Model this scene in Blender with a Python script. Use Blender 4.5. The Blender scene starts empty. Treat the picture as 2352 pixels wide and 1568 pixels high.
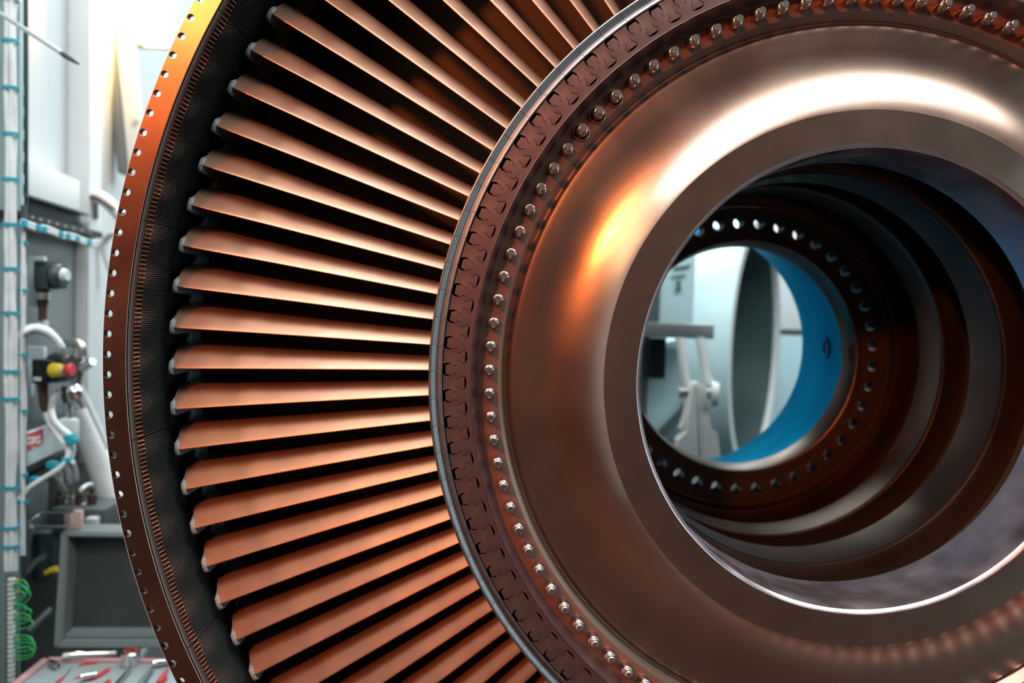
import bpy, bmesh, math, random
from mathutils import Vector, Matrix
R = math.radians
random.seed(4)
scene = bpy.context.scene
COL = scene.collection

# ------------------------------------------------------------------ camera
FPX = 1660.0                        # focal length in pixels of the 2352 px wide frame
H = 1.15                            # height of the turbine axis above the floor
TILT = R(1.9)                       # angle marks on the rotor are counted in a frame turned by this
RY = Matrix.Rotation(-TILT, 3, 'Y')
YAW, PIT = -0.03850139, 0.04939304
cy, sy, cp, sp = math.cos(YAW), math.sin(YAW), math.cos(PIT), math.sin(PIT)
# rows: right, down, forward in (x right, y down, z deep)
M0 = (cy, 0.0, sy); M1 = (sp * sy, cp, -sp * cy); M2 = (-cp * sy, sp, cp * cy)
def tow(v): return RY @ Vector((v[0], v[2], -v[1]))
C_R, C_D, C_F = tow(M0), tow(M1), tow(M2)
CAM = Vector((0, 0, H)) + tow((-0.45526, -0.09033, -0.83))
cam_d = bpy.data.cameras.new('camera')
cam = bpy.data.objects.new('camera', cam_d); COL.objects.link(cam)
mw = Matrix.Identity(4)
for i in range(3):
    mw[i][0] = C_R[i]; mw[i][1] = -C_D[i]; mw[i][2] = -C_F[i]; mw[i][3] = CAM[i]
cam.matrix_world = mw
cam_d.sensor_width = 36.0
cam_d.lens = FPX / 2352 * 36
cam_d.clip_start = 0.02
cam_d.dof.use_dof = True
cam_d.dof.focus_distance = 0.84
cam_d.dof.aperture_fstop = 2.6
scene.camera = cam

# ------------------------------------------------------------------ light and exposure
scene.view_settings.view_transform = 'Standard'
scene.view_settings.look = 'None'
scene.view_settings.gamma = 1.0
scene.view_settings.use_curve_mapping = False
scene.view_settings.exposure = -0.35
world = bpy.data.worlds.new('world'); scene.world = world
world.use_nodes = True
world.node_tree.nodes['Background'].inputs[0].default_value = (0.5, 0.75, 0.85, 1)
world.node_tree.nodes['Background'].inputs[1].default_value = 0.05

def area(name, loc, target, size, power, color, sy_=None, spread=180):
    l = bpy.data.lights.new(name, 'AREA')
    l.shape = 'RECTANGLE' if sy_ else 'DISK'
    l.size = size
    if sy_: l.size_y = sy_
    l.energy = power; l.color = color; l.spread = R(spread)
    o = bpy.data.objects.new(name, l); COL.objects.link(o)
    o.location = loc
    o.rotation_euler = (Vector(target) - Vector(loc)).to_track_quat('-Z', 'Y').to_euler()
    return o
# warm work lamp on a tall stand to the upper left behind the photographer
area('warm_work_lamp', (-1.95, -2.70, 2.85), (-0.3, 0, H), 0.22, 150, (1.0, 0.21, 0.03))
# warm lamp high on the left wall
area('warm_wall_lamp', (-1.25, -0.70, 2.10), (-0.2, -0.1, H), 1.4, 16, (1.0, 0.72, 0.42), 0.5)
# ceiling luminaires of the hall, plus an added fill on the right
area('ceiling_luminaire_front', (0.45, -0.80, 3.3), (0.45, -0.80, 0), 4.0, 195, (0.94, 1.0, 1.0), 1.25)
area('added_fill_right', (4.05, -2.4, 1.35), (-0.6, 0.1, H), 1.6, 100, (0.55, 0.92, 1.0), 1.6)  # unseen teal fill light, added to lift the shaded blade tips
area('ceiling_luminaire_left', (-0.9, 1.3, 3.3), (-1.0, 1.3, 0), 0.8, 56, (0.92, 1.0, 1.0), 2.2)
area('ceiling_luminaire_rear', (0.3, 2.6, 3.3), (0.3, 2.2, 0), 2.2, 145, (0.80, 0.97, 1.0), 1.2)
scene.cycles.adaptive_threshold = 0.02
scene.cycles.max_bounces = 4
scene.cycles.diffuse_bounces = 2
scene.cycles.glossy_bounces = 3
scene.cycles.transmission_bounces = 2
scene.cycles.caustics_reflective = False
scene.cycles.caustics_refractive = False

# ------------------------------------------------------------------ helpers
def px(x, y, d):
    """point seen at pixel (x, y) of the 2352x1568 frame, at distance d along the view axis"""
    return CAM + C_R * ((x - 1176) / FPX * d) + C_D * ((y - 784) / FPX * d) + C_F * d

def link(name, me, mat=None, parent=None, sharp=30):
    o = bpy.data.objects.new(name, me); COL.objects.link(o)
    if mat is not None and not me.materials: me.materials.append(mat)
    if sharp is not None and me.polygons:
        me.polygons.foreach_set('use_smooth', [True] * len(me.polygons))
        me.set_sharp_from_angle(angle=R(sharp))
    if parent: o.parent = parent
    return o
def copyobj(o, parent=None):
    c = o.copy(); COL.objects.link(c); c.parent = parent if parent else o.parent
    return c
def thing(name, label, cat, loc=(0, 0, 0), rot=(0, 0, 0), group=None):
    o = bpy.data.objects.new(name, None); COL.objects.link(o)
    o.empty_display_size = 0.05
    o.location = loc; o.rotation_euler = rot
    o['label'] = label; o['category'] = cat
    if group: o['group'] = group
    return o
def tag(o, label, cat, group=None):
    o['label'] = label; o['category'] = cat
    if group: o['group'] = group
    return o

class MB:
    """collects polygons for one mesh"""
    def __init__(s): s.v = []; s.f = []
    def add(s, vs, fs):
        b = len(s.v); s.v += [tuple(v) for v in vs]; s.f += [tuple(i + b for i in f) for f in fs]; return s
    def box(s, lo, hi, m=None, bev=0):
        (x0, y0, z0), (x1, y1, z1) = lo, hi
        if bev:
            bm = bmesh.new(); bmesh.ops.create_cube(bm, size=1)
            for v in bm.verts:
                v.co = Vector(((x0 + x1) / 2 + v.co.x * (x1 - x0), (y0 + y1) / 2 + v.co.y * (y1 - y0), (z0 + z1) / 2 + v.co.z * (z1 - z0)))
            bmesh.ops.bevel(bm, geom=bm.edges[:], offset=bev, segments=2, affect='EDGES', profile=0.6)
            bm.verts.index_update()
            vs = [v.co.copy() for v in bm.verts]; fs = [[v.index for v in f.verts] for f in bm.faces]; bm.free()
        else:
            vs = [Vector(c) for c in ((x0, y0, z0), (x1, y0, z0), (x1, y1, z0), (x0, y1, z0), (x0, y0, z1), (x1, y0, z1), (x1, y1, z1), (x0, y1, z1))]
            fs = [(0, 3, 2, 1), (4, 5, 6, 7), (0, 1, 5, 4), (1, 2, 6, 5), (2, 3, 7, 6), (3, 0, 4, 7)]
        if m is not None: vs = [m @ v for v in vs]
        return s.add(vs, fs)
    def tube(s, pts, rad, n=10, caps=True):
        pts = [Vector(p) for p in pts]; k = len(pts)
        rads = rad if isinstance(rad, (list, tuple)) else [rad] * k
        ts = []
        for i in range(k):
            a = pts[max(i - 1, 0)]; b = pts[min(i + 1, k - 1)]; t = (b - a)
            ts.append(t.normalized() if t.length > 1e-9 else Vector((0, 0, 1)))
        up = Vector((0, 0, 1)) if abs(ts[0].z) < 0.9 else Vector((1, 0, 0))
        u = ts[0].cross(up).normalized(); vs = []
        for i in range(k):
            u = (u - ts[i] * u.dot(ts[i])).normalized(); w = ts[i].cross(u)
            for j in range(n):
                a = 2 * math.pi * j / n
                vs.append(pts[i] + (u * math.cos(a) + w * math.sin(a)) * rads[i])
        fs = [(i * n + j, i * n + (j + 1) % n, (i + 1) * n + (j + 1) % n, (i + 1) * n + j) for i in range(k - 1) for j in range(n)]
        if caps: fs += [tuple(range(n))[::-1], tuple(range((k - 1) * n, k * n))]
        return s.add(vs, fs)
    def lathe(s, prof, n=24, axis=None, caps=False, ang=None):
        """revolve (r, y) about the Y axis; axis = 4x4 placing it"""
        a0, a1 = ang if ang else (0, 2 * math.pi)
        m = n if ang is None else n + 1
        vs = []
        for r, y in prof:
            for j in range(m):
                a = a0 + (a1 - a0) * j / n
                vs.append(Vector((r * math.cos(a), y, r * math.sin(a))))
        fs = []
        for i in range(len(prof) - 1):
            for j in range(n):
                j2 = (j + 1) % m if ang is None else j + 1
                fs.append((i * m + j, i * m + j2, (i + 1) * m + j2, (i + 1) * m + j))
        if caps: fs += [tuple(range(m))[::-1], tuple(range((len(prof) - 1) * m, len(prof) * m))]
        if axis is not None: vs = [axis @ v for v in vs]
        return s.add(vs, fs)
    def prism(s, poly, y0, y1, m=None):
        """poly in (x, z), extruded along Y"""
        n = len(poly)
        vs = [Vector((p[0], y0, p[1])) for p in poly] + [Vector((p[0], y1, p[1])) for p in poly]
        fs = [tuple(range(n)), tuple(range(2 * n - 1, n - 1, -1))] + [(i, i + n, (i + 1) % n + n, (i + 1) % n) for i in range(n)]
        if m is not None: vs = [m @ v for v in vs]
        return s.add(vs, fs)
    def mesh(s, name, fix=True):
        me = bpy.data.meshes.new(name); me.from_pydata(s.v, [], s.f); me.validate()
        if fix:
            bm = bmesh.new(); bm.from_mesh(me)
            bmesh.ops.recalc_face_normals(bm, faces=bm.faces[:]); bm.to_mesh(me); bm.free()
        return me
    def build(s, name, mat, parent=None, sharp=30, fix=True):
        return link(name, s.mesh(name, fix), mat, parent, sharp)

def spline(pts, n=8):
    """Catmull-Rom through points"""
    P = [Vector(p) for p in pts]; out = []
    for i in range(len(P) - 1):
        a = P[max(i - 1, 0)]; b = P[i]; c = P[i + 1]; d = P[min(i + 2, len(P) - 1)]
        for j in range(n):
            t = j / n
            out.append(0.5 * ((2 * b) + (c - a) * t + (2 * a - 5 * b + 4 * c - d) * t * t + (3 * b - a - 3 * c + d) * t ** 3))
    out.append(P[-1]); return out

# ------------------------------------------------------------------ materials
def mat(name, col, metal=0.0, rough=0.5, col2=None, scale=6.0, mixr=(0.35, 0.65), rvar=0.0, bump=0.0, bscale=40, emit=None, estr=0, stretch=None, ior=None, coat=0, edge=None):
    m = bpy.data.materials.new(name); m.use_nodes = True
    nt = m.node_tree; b = nt.nodes['Principled BSDF']
    b.inputs['Base Color'].default_value = (*col, 1)
    b.inputs['Metallic'].default_value = metal; b.inputs['Roughness'].default_value = rough
    if coat:
        b.inputs['Coat Weight'].default_value = coat; b.inputs['Coat Roughness'].default_value = 0.40; b.inputs['Coat IOR'].default_value = 2.2
    if edge: b.inputs['Specular Tint'].default_value = (*edge, 1)
    if ior: b.inputs['IOR'].default_value = ior
    if emit:
        b.inputs['Emission Color'].default_value = (*emit, 1); b.inputs['Emission Strength'].default_value = estr
    if col2 or rvar or bump:
        tc = nt.nodes.new('ShaderNodeTexCoord'); mp = nt.nodes.new('ShaderNodeMapping')
        nt.links.new(tc.outputs['Object'], mp.inputs[0])
        if stretch: mp.inputs['Scale'].default_value = stretch
        nz = nt.nodes.new('ShaderNodeTexNoise'); nz.inputs['Scale'].default_value = scale; nz.inputs['Detail'].default_value = 3
        nt.links.new(mp.outputs[0], nz.inputs['Vector'])
        if col2:
            cr = nt.nodes.new('ShaderNodeValToRGB')
            cr.color_ramp.elements[0].position = mixr[0]; cr.color_ramp.elements[1].position = mixr[1]
            cr.color_ramp.elements[0].color = (*col, 1); cr.color_ramp.elements[1].color = (*col2, 1)
            nt.links.new(nz.outputs['Fac'], cr.inputs[0]); nt.links.new(cr.outputs[0], b.inputs['Base Color'])
        if rvar:
            mr = nt.nodes.new('ShaderNodeMapRange')
            mr.inputs['From Min'].default_value = 0.3; mr.inputs['From Max'].default_value = 0.7
            mr.inputs['To Min'].default_value = max(rough - rvar, 0.02); mr.inputs['To Max'].default_value = min(rough + rvar, 1)
            nz2 = nt.nodes.new('ShaderNodeTexNoise'); nz2.inputs['Scale'].default_value = scale * 2.3; nz2.inputs['Detail'].default_value = 2
            nt.links.new(mp.outputs[0], nz2.inputs['Vector'])
            nt.links.new(nz2.outputs['Fac'], mr.inputs['Value']); nt.links.new(mr.outputs[0], b.inputs['Roughness'])
        if bump:
            nb = nt.nodes.new('ShaderNodeTexNoise'); nb.inputs['Scale'].default_value = bscale; nb.inputs['Detail'].default_value = 1
            nt.links.new(mp.outputs[0], nb.inputs['Vector'])
            bp = nt.nodes.new('ShaderNodeBump'); bp.inputs['Strength'].default_value = bump; bp.inputs['Distance'].default_value = 0.001
            nt.links.new(nb.outputs['Fac'], bp.inputs['Height']); nt.links.new(bp.outputs[0], b.inputs['Normal'])
    return m

MT = {}
MT['disc'] = mat('heat_tinted_steel', (0.40, 0.29, 0.235), 0.96, 0.28, (0.32, 0.20, 0.15), 5, (0.3, 0.75), 0.03, 0.02, 90)
MT['rim'] = mat('rim_steel', (0.27, 0.175, 0.17), 0.9, 0.36, (0.21, 0.135, 0.135), 14, (0.3, 0.7), 0.06)
MT['root'] = mat('blade_root_alloy', (0.31, 0.20, 0.18), 0.9, 0.32, (0.25, 0.16, 0.15), 20, (0.3, 0.7), 0.05)
MT['platform'] = mat('platform_alloy', (0.25, 0.23, 0.235), 0.92, 0.38, (0.19, 0.175, 0.185), 16, (0.3, 0.7), 0.06)
MT['blade'] = mat('blade_alloy', (0.40, 0.235, 0.165), 0.76, 0.34, (0.32, 0.165, 0.105), 12, (0.3, 0.7), 0.05)
MT['shroud'] = mat('shroud_alloy', (0.26, 0.28, 0.29), 0.4, 0.5)
MT['oxide'] = mat('oxidised_stud_flange', (0.22, 0.11, 0.075), 0.5, 0.5, (0.18, 0.085, 0.06), 10, (0.3, 0.7), 0.06)
MT['stud'] = mat('bright_stud_steel', (0.72, 0.66, 0.62), 1.0, 0.26)
MT['nut'] = mat('nut_steel', (0.50, 0.44, 0.42), 1.0, 0.30, None, 6, rvar=0.06)
MT['bore'] = mat('machined_bore_steel', (0.66, 0.58, 0.60), 0.95, 0.32, (0.50, 0.43, 0.48), 9, (0.35, 0.6), 0.10)
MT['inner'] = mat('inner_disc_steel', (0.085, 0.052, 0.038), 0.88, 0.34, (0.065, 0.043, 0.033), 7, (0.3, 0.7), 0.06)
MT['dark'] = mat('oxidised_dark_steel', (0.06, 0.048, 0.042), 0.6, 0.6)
MT['flange'] = mat('brown_flange_steel', (0.10, 0.07, 0.058), 0.85, 0.45)
MT['sleeve'] = mat('blue_reflection_sleeve', (0.004, 0.25, 0.42), 0.97, 0.38, (0.006, 0.18, 0.34), 6, (0.35, 0.7), 0.06, edge=(0.10, 0.45, 0.62))  # steel sleeve; reflected blue light is put into base colour and edge tint
MT['casing'] = mat('copper_brown_casing', (0.22, 0.125, 0.09), 0.97, 0.30, (0.16, 0.085, 0.068), 5, (0.3, 0.7), 0.04)
MT['casing_edge'] = mat('polished_casing_edge', (0.8, 0.72, 0.62), 0.9, 0.35)
MT['segment'] = mat('segment_steel', (0.13, 0.095, 0.085), 0.85, 0.42)
MT['comb'] = mat('honeycomb_foil', (0.20, 0.22, 0.225), 0.85, 0.40)
MT['tooth'] = mat('comb_copper_foil', (0.62, 0.34, 0.24), 0.9, 0.3)

# ------------------------------------------------------------------ room
def structure(o): o['kind'] = 'structure'; return o
MT['floor'] = mat('concrete_floor', (0.030, 0.031, 0.032), 0, 0.6, (0.045, 0.046, 0.048), 3, bump=0.1)
MT['wall'] = mat('painted_wall', (0.66, 0.68, 0.70), 0, 0.55, (0.60, 0.62, 0.65), 1.5)
MT['wallg'] = mat('grey_hall_wall', (0.07, 0.072, 0.075), 0, 0.7)
MT['ceil'] = mat('ceiling_panels', (0.14, 0.145, 0.15), 0, 0.8)
structure(MB().box((-3.6, -4.6, -0.06), (4.2, 4.6, 0.0)).build('floor', MT['floor']))
structure(MB().box((-3.6, -4.6, 3.45), (4.2, 4.6, 3.55)).build('ceiling', MT['ceil']))
structure(MB().box((-3.6, 4.5, 0.0), (4.2, 4.6, 3.45)).build('wall_back', MT['wall']))
structure(MB().box((-3.6, -4.6, 0.0), (4.2, -4.5, 3.45)).build('wall_front', MT['wallg']))
structure(MB().box((4.1, -4.5, 0.0), (4.2, 4.5, 3.45)).build('wall_right', MT['wallg']))
# wall on the left, running back and slightly to the left of the turbine axis
_e1 = px(847, 690, 1.0) - CAM; _e1.z = 0; E1 = _e1.normalized()
N1 = Vector((E1.y, -E1.x, 0))              # towards the room
P0 = px(60, 784, 1.5); P0.z = 0
WM = Matrix.Identity(4)
for i in range(3):
    WM[i][0] = E1[i]; WM[i][1] = -N1[i]; WM[i][2] = (0, 0, 1)[i]; WM[i][3] = P0[i]
WROT = math.atan2(E1.y, E1.x)
WI = WM.inverted()
def wp(x, y, off=0.0):
    """wall coordinates (s along the wall, z) of pixel (x, y) on the plane standing `off` in front of the equipment plane"""
    d = px(x, y, 1.0) - CAM
    q = P0 + N1 * off
    t = (q - CAM).dot(N1) / d.dot(N1)
    w = WI @ (CAM + d * t)
    return w.x, w.z
def wpt(x, y, off=0.0):
    s, z = wp(x, y, off); return WM @ Vector((s, -off, z))
WBACK = -0.16
structure(MB().box((-1.1, 0.03, 0.0), (4.2, 0.13, 3.45), WM).build('wall_left', MT['wall']))
structure(MB().box((-3.6, -4.5, 0.0), (-3.5, 4.5, 3.45)).build('wall_side', MT['wallg']))

# ------------------------------------------------------------------ the turbine rotor
ROT = (0, -TILT, 0)
rotor = thing('turbine_rotor', 'large bladed turbine rotor with brown steel hub, studs and open bore', 'turbine rotor', (0, 0, H), ROT)
NB = 102; PITCH = 360.0 / NB
NSEG = 256
def fil(cr, cyy, rr, ry, a0, a1, n):
    return [(cr + rr * math.cos(R(a0 + (a1 - a0) * i / n)), cyy + ry * math.sin(R(a0 + (a1 - a0) * i / n))) for i in range(n + 1)]
# web disc with the raised hub lip
MB().lathe([(0.4995, 0.030), (0.4720, 0.030), (0.4720, 0.0005), (0.4712, 0.0), (0.4650, 0.0265), (0.4640, 0.028)], NSEG).build('rim_bevel', MT['rim'], rotor, 25)
MB().lathe([(0.4640, 0.028), (0.4395, 0.028), (0.4388, 0.0283)], NSEG).build('stud_flange', MT['oxide'], rotor, 25)
prof = [(0.4388, 0.0283)]
_a0, _a1 = R(0), R(44); _rho = 0.0800 / math.sin(_a1); _yl = 0.0005
_yw = _yl + _rho * (1 - math.cos(_a1)); prof += [(0.4302, _yw + 0.0055), (0.4290, _yw + 0.0060), (0.4270, _yw + 0.0040), (0.4240, _yw + 0.0012), (0.4180, _yw)]
for _i in range(17):
    _a = _a0 + (_a1 - _a0) * _i / 16
    prof.append((0.3172 + _rho * (math.sin(_a1) - math.sin(_a)), _yl + _rho * (math.cos(_a) - math.cos(_a1))))
prof += [(0.3168, 0.0), (0.2785, 0.0)]
MB().lathe(prof, NSEG).build('disc_web', MT['disc'], rotor, 25)
MB().lathe([(0.2785, 0.0), (0.2768, 0.0008), (0.2740, 0.0040), (0.2735, 0.006), (0.2732, 0.03), (0.2730, 0.09), (0.276, 0.093), (0.312, 0.095), (0.312, 0.10)], NSEG).build('hub_bore', MT['bore'], rotor, 25)
# cavity walls and drum
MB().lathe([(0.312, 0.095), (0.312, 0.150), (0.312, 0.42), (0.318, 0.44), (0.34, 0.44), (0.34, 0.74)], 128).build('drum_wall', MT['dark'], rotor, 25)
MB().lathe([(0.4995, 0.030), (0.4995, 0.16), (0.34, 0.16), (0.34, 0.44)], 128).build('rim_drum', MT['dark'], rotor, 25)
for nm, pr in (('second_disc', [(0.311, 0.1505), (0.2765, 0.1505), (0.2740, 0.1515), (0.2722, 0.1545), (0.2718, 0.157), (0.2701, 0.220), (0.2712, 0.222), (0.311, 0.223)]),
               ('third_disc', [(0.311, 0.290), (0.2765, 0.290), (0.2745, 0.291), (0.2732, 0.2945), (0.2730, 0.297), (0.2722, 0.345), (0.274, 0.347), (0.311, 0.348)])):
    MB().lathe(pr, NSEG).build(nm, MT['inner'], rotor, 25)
# rear flange with its ring of holes
def holed_annulus(mb, r0, r1, rc, rh, n, ph, y0, y1, m=16, skip=()):
    p = 2 * math.pi / n
    hw = rc * p / 2
    def sect(u, r): # u angle offset
        return u, r
    for k in range(n):
        a = ph + k * p
        base = []
        for j in range(m):
            t = 2 * math.pi * (j + 0.5) / m
            du, dr = math.cos(t), math.sin(t)
            su = hw / abs(du) if abs(du) > 1e-6 else 1e9
            sr = ((r1 - rc) if dr > 0 else (rc - r0)) / abs(dr) if abs(dr) > 1e-6 else 1e9
            s = min(su, sr)
            base.append((du, dr, s))
        # force the corners
        for cu, cr_ in ((1, 1), (-1, 1), (-1, -1), (1, -1)):
            tgt = math.atan2((r1 - rc) if cr_ > 0 else -(rc - r0), cu * hw)
            best = min(range(m), key=lambda j: abs((math.atan2(base[j][1], base[j][0]) - tgt + math.pi) % (2 * math.pi) - math.pi))
            L = math.hypot(hw, (r1 - rc) if cr_ > 0 else (rc - r0))
            base[best] = (cu * hw / L, ((r1 - rc) if cr_ > 0 else -(rc - r0)) / L, L)
        def P3(u, r, y):
            aa = a + u / rc
            return (r * math.cos(aa), y, r * math.sin(aa))
        vs = []
        for yy in (y0, y1):
            for (du, dr, s) in base: vs.append(P3(du * rh, rc + dr * rh, yy))
            for (du, dr, s) in base: vs.append(P3(du * s, rc + dr * s, yy))
        fs = []
        for j in range(m):
            j2 = (j + 1) % m
            fs.append((j, j2, m + j2, m + j))
            fs.append((2 * m + j2, 2 * m + j, 3 * m + j, 3 * m + j2))
            fs.append((j2, j, 2 * m + j, 2 * m + j2))
        mb.add(vs, fs)
NQ = 41
mb = MB()
holed_annulus(mb, 0.2165, 0.2630, 0.2350, 0.0098, NQ, R(-4.045), 0.4245, 0.452)
mb.lathe([(0.2165, 0.4245), (0.2155, 0.4225), (0.2045, 0.4215), (0.2030, 0.4225)], NSEG)
fl = mb.build('rear_flange', MT['flange'], rotor, 25)
MB().lathe([(0.311, 0.412), (0.2730, 0.412), (0.2700, 0.413), (0.2680, 0.416), (0.2672, 0.420), (0.2645, 0.424), (0.2630, 0.4245)], NSEG).build('flange_ring', MT['inner'], rotor, 25)
MB().lathe([(0.2030, 0.4225), (0.2015, 0.425), (0.1965, 0.458), (0.1960, 0.461)], NSEG).build('sleeve_lip', MT['inner'], rotor, 25)
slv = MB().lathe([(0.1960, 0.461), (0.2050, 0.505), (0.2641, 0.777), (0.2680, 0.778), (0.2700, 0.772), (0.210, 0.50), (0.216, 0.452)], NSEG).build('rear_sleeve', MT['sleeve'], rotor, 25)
# oil port in the sleeve, and key slot in its lip
def sleeve_frame(a, y):
    rr = 0.2050 + (0.2641 - 0.2050) * (y - 0.505) / (0.777 - 0.505)
    c = Vector((rr * math.cos(a), y, rr * math.sin(a)))
    sl = math.atan2(0.2641 - 0.2050, 0.777 - 0.505)
    n = Vector((-math.cos(a) * math.cos(sl), math.sin(sl), -math.sin(a) * math.cos(sl)))
    t = Vector((-math.sin(a), 0, math.cos(a))); b = n.cross(t)
    m = Matrix.Identity(4)
    for i in range(3): m[i][0] = t[i]; m[i][1] = n[i]; m[i][2] = b[i]; m[i][3] = c[i]
    return m
MB().lathe([(0.0005, 0.0012), (0.014, 0.0012)], 24, sleeve_frame(R(2.3), 0.56)).build('oil_port', MT['dark'], slv)
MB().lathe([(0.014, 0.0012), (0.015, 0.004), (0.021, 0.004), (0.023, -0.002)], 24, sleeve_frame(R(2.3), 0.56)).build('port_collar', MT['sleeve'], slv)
ks = MB().box((-0.0130, 0.0, -0.003), (0.0130, 0.016, 0.003))
ko = ks.build('key_slot', MT['dark'], slv)
ko.matrix_local = Matrix.Rotation(-R(1.0), 4, 'Y') @ Matrix.Translation((0.1985, 0.436, 0)) @ Matrix.Rotation(R(90), 4, 'Y')

# fir-tree rim: outline of a blade root in (r, half width)
U = 0.0000521
def cx(x): return 0.5195 - (x - 235) * U * 0.995        # crop column -> radius
root_half = [(560, 185), (582, 172), (610, 156), (650, 147), (705, 149), (740, 160), (775, 182), (805, 204), (825, 211), (838, 203), (846, 178), (850, 140), (858, 104), (872, 84), (890, 79), (915, 86), (945, 108), (970, 131), (990, 144), (1010, 146), (1024, 140), (1034, 122)]
root_pts = [(cx(x), h * U) for x, h in root_half]
def rhalf(r):
    for (ra, ha), (rb, hb) in zip(root_pts, root_pts[1:]):
        if ra >= r >= rb: return ha + (hb - ha) * (ra - r) / max(ra - rb, 1e-9)
    return root_pts[-1][1]
GAP = 0.00022
def phalf(r): return r * R(PITCH) / 2
# root prism, one shared mesh (radius along +X, tangent along +Z)
poly = [(r, h) for r, h in root_pts] + [(r, -h) for r, h in reversed(root_pts)]
# give the polygon edges a rounded front through a second, slightly inset outline
def root_mesh():
    mb = MB(); n = len(poly)
    cxm = sum(p[0] for p in poly) / n
    ins = [(p[0], p[1] - math.copysign(0.00035, p[1])) for p in poly]
    vs = [(p[0], 0.0002, p[1]) for p in ins] + [(p[0], 0.0008, p[1]) for p in poly] + [(p[0], 0.03, p[1]) for p in poly]
    fs = []
    h = n // 2
    for i in range(h - 1):                       # front as quads across the root
        fs.append((i, i + 1, n - 2 - i, n - 1 - i))
    for L in (0, 1):
        for i in range(n): fs.append((L * n + i, L * n + (i + 1) % n, (L + 1) * n + (i + 1) % n, (L + 1) * n + i))
    return mb.add(vs, fs).mesh('root')
me_root = root_mesh(); me_root.materials.append(MT['root'])
def post_mesh():
    # half outline of a disc post, from its crown down to the foot of the slot
    crown = cx(612)
    side = [(crown, phalf(crown) - 0.0100 - 0.0), (cx(618), 0.0052), (cx(640), 0.0057), (cx(690), 0.0060)]
    side[0] = (crown, 0.0046)
    for x in (700, 720, 740, 775, 805, 825, 838, 846, 850, 858, 872, 890, 915, 945, 970, 990, 1010, 1024, 1034):
        r = cx(x); side.append((r, phalf(r) - rhalf(r) - GAP))
    for x, h in ((1046, 128), (1060, 104), (1072, 76), (1080, 44), (1086, 0)):
        r = cx(x); side.append((r, phalf(r) - h * U))
    side.append((0.4719, phalf(0.4719)))
    n = len(side); mb = MB(); vs = []
    def ring(y, ins):
        return [(r, y, h - (ins if i < n - 2 else 0)) for i, (r, h) in enumerate(side)] + [(r, y, -h + (ins if i < n - 2 else 0)) for i, (r, h) in enumerate(side)]
    vs = ring(0.0, 0.0003) + ring(0.0006, 0) + ring(0.03, 0)
    fs = []
    for i in range(n - 1):
        fs.append((i, i + 1, n + i + 1, n + i))
    for L in (0, 1):
        o1, o2 = L * 2 * n, (L + 1) * 2 * n
        for i in range(n - 1):
            fs.append((o1 + i, o2 + i, o2 + i + 1, o1 + i + 1))
            fs.append((o1 + n + i, o1 + n + i + 1, o2 + n + i + 1, o2 + n + i))
        fs.append((o1, o1 + n, o2 + n, o2))
    return mb.add(vs, fs).mesh('disc_post')
me_post = post_mesh(); me_post.materials.append(MT['rim'])
for me in (me_root, me_post):
    me.polygons.foreach_set('use_smooth', [True] * len(me.polygons)); me.set_sharp_from_angle(angle=R(40))

# blade platform
def platform_mesh():
    pr = [(0.5050, 0.150), (0.5048, 0.020), (0.5037, 0.0016), (0.5040, 0.0004), (0.5052, 0.0), (0.5068, 0.0005), (0.5085, 0.0022), (0.5105, 0.0034), (0.5125, 0.0030), (0.5145, 0.0012), (0.5160, 0.0001), (0.5178, -0.0004), (0.5190, 0.0001), (0.5195, 0.0012), (0.5200, 0.02), (0.5230, 0.150)]
    hw = PITCH / 2 - 0.022; m = 7
    vs = []
    for r, y in pr:
        t = (min(max(r, 0.5037), 0.5195) - 0.5037) / (0.5195 - 0.5037)
        off = 0.20 + 0.365 * t + (0.10 * math.sin(t * math.pi * 2) if y < 0.02 else 0) - 13.5 * max(y - 0.002, 0)
        for j in range(m):
            u = -1 + 2 * j / (m - 1)
            a = R(off + hw * u)
            vs.append((r * math.cos(a), y, r * math.sin(a)))
    k = len(pr)
    fs = [(i * m + j, i * m + j + 1, (i + 1) * m + j + 1, (i + 1) * m + j) for i in range(k - 1) for j in range(m - 1)]
    fs.append(tuple(i * m for i in range(k))); fs.append(tuple(i * m + m - 1 for i in range(k - 1, -1, -1)))
    return MB().add(vs, fs).mesh('platform')
me_plat = platform_mesh(); me_plat.materials.append(MT['platform'])
me_plat.polygons.foreach_set('use_smooth', [True] * len(me_plat.polygons)); me_plat.set_sharp_from_angle(angle=R(35))

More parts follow.
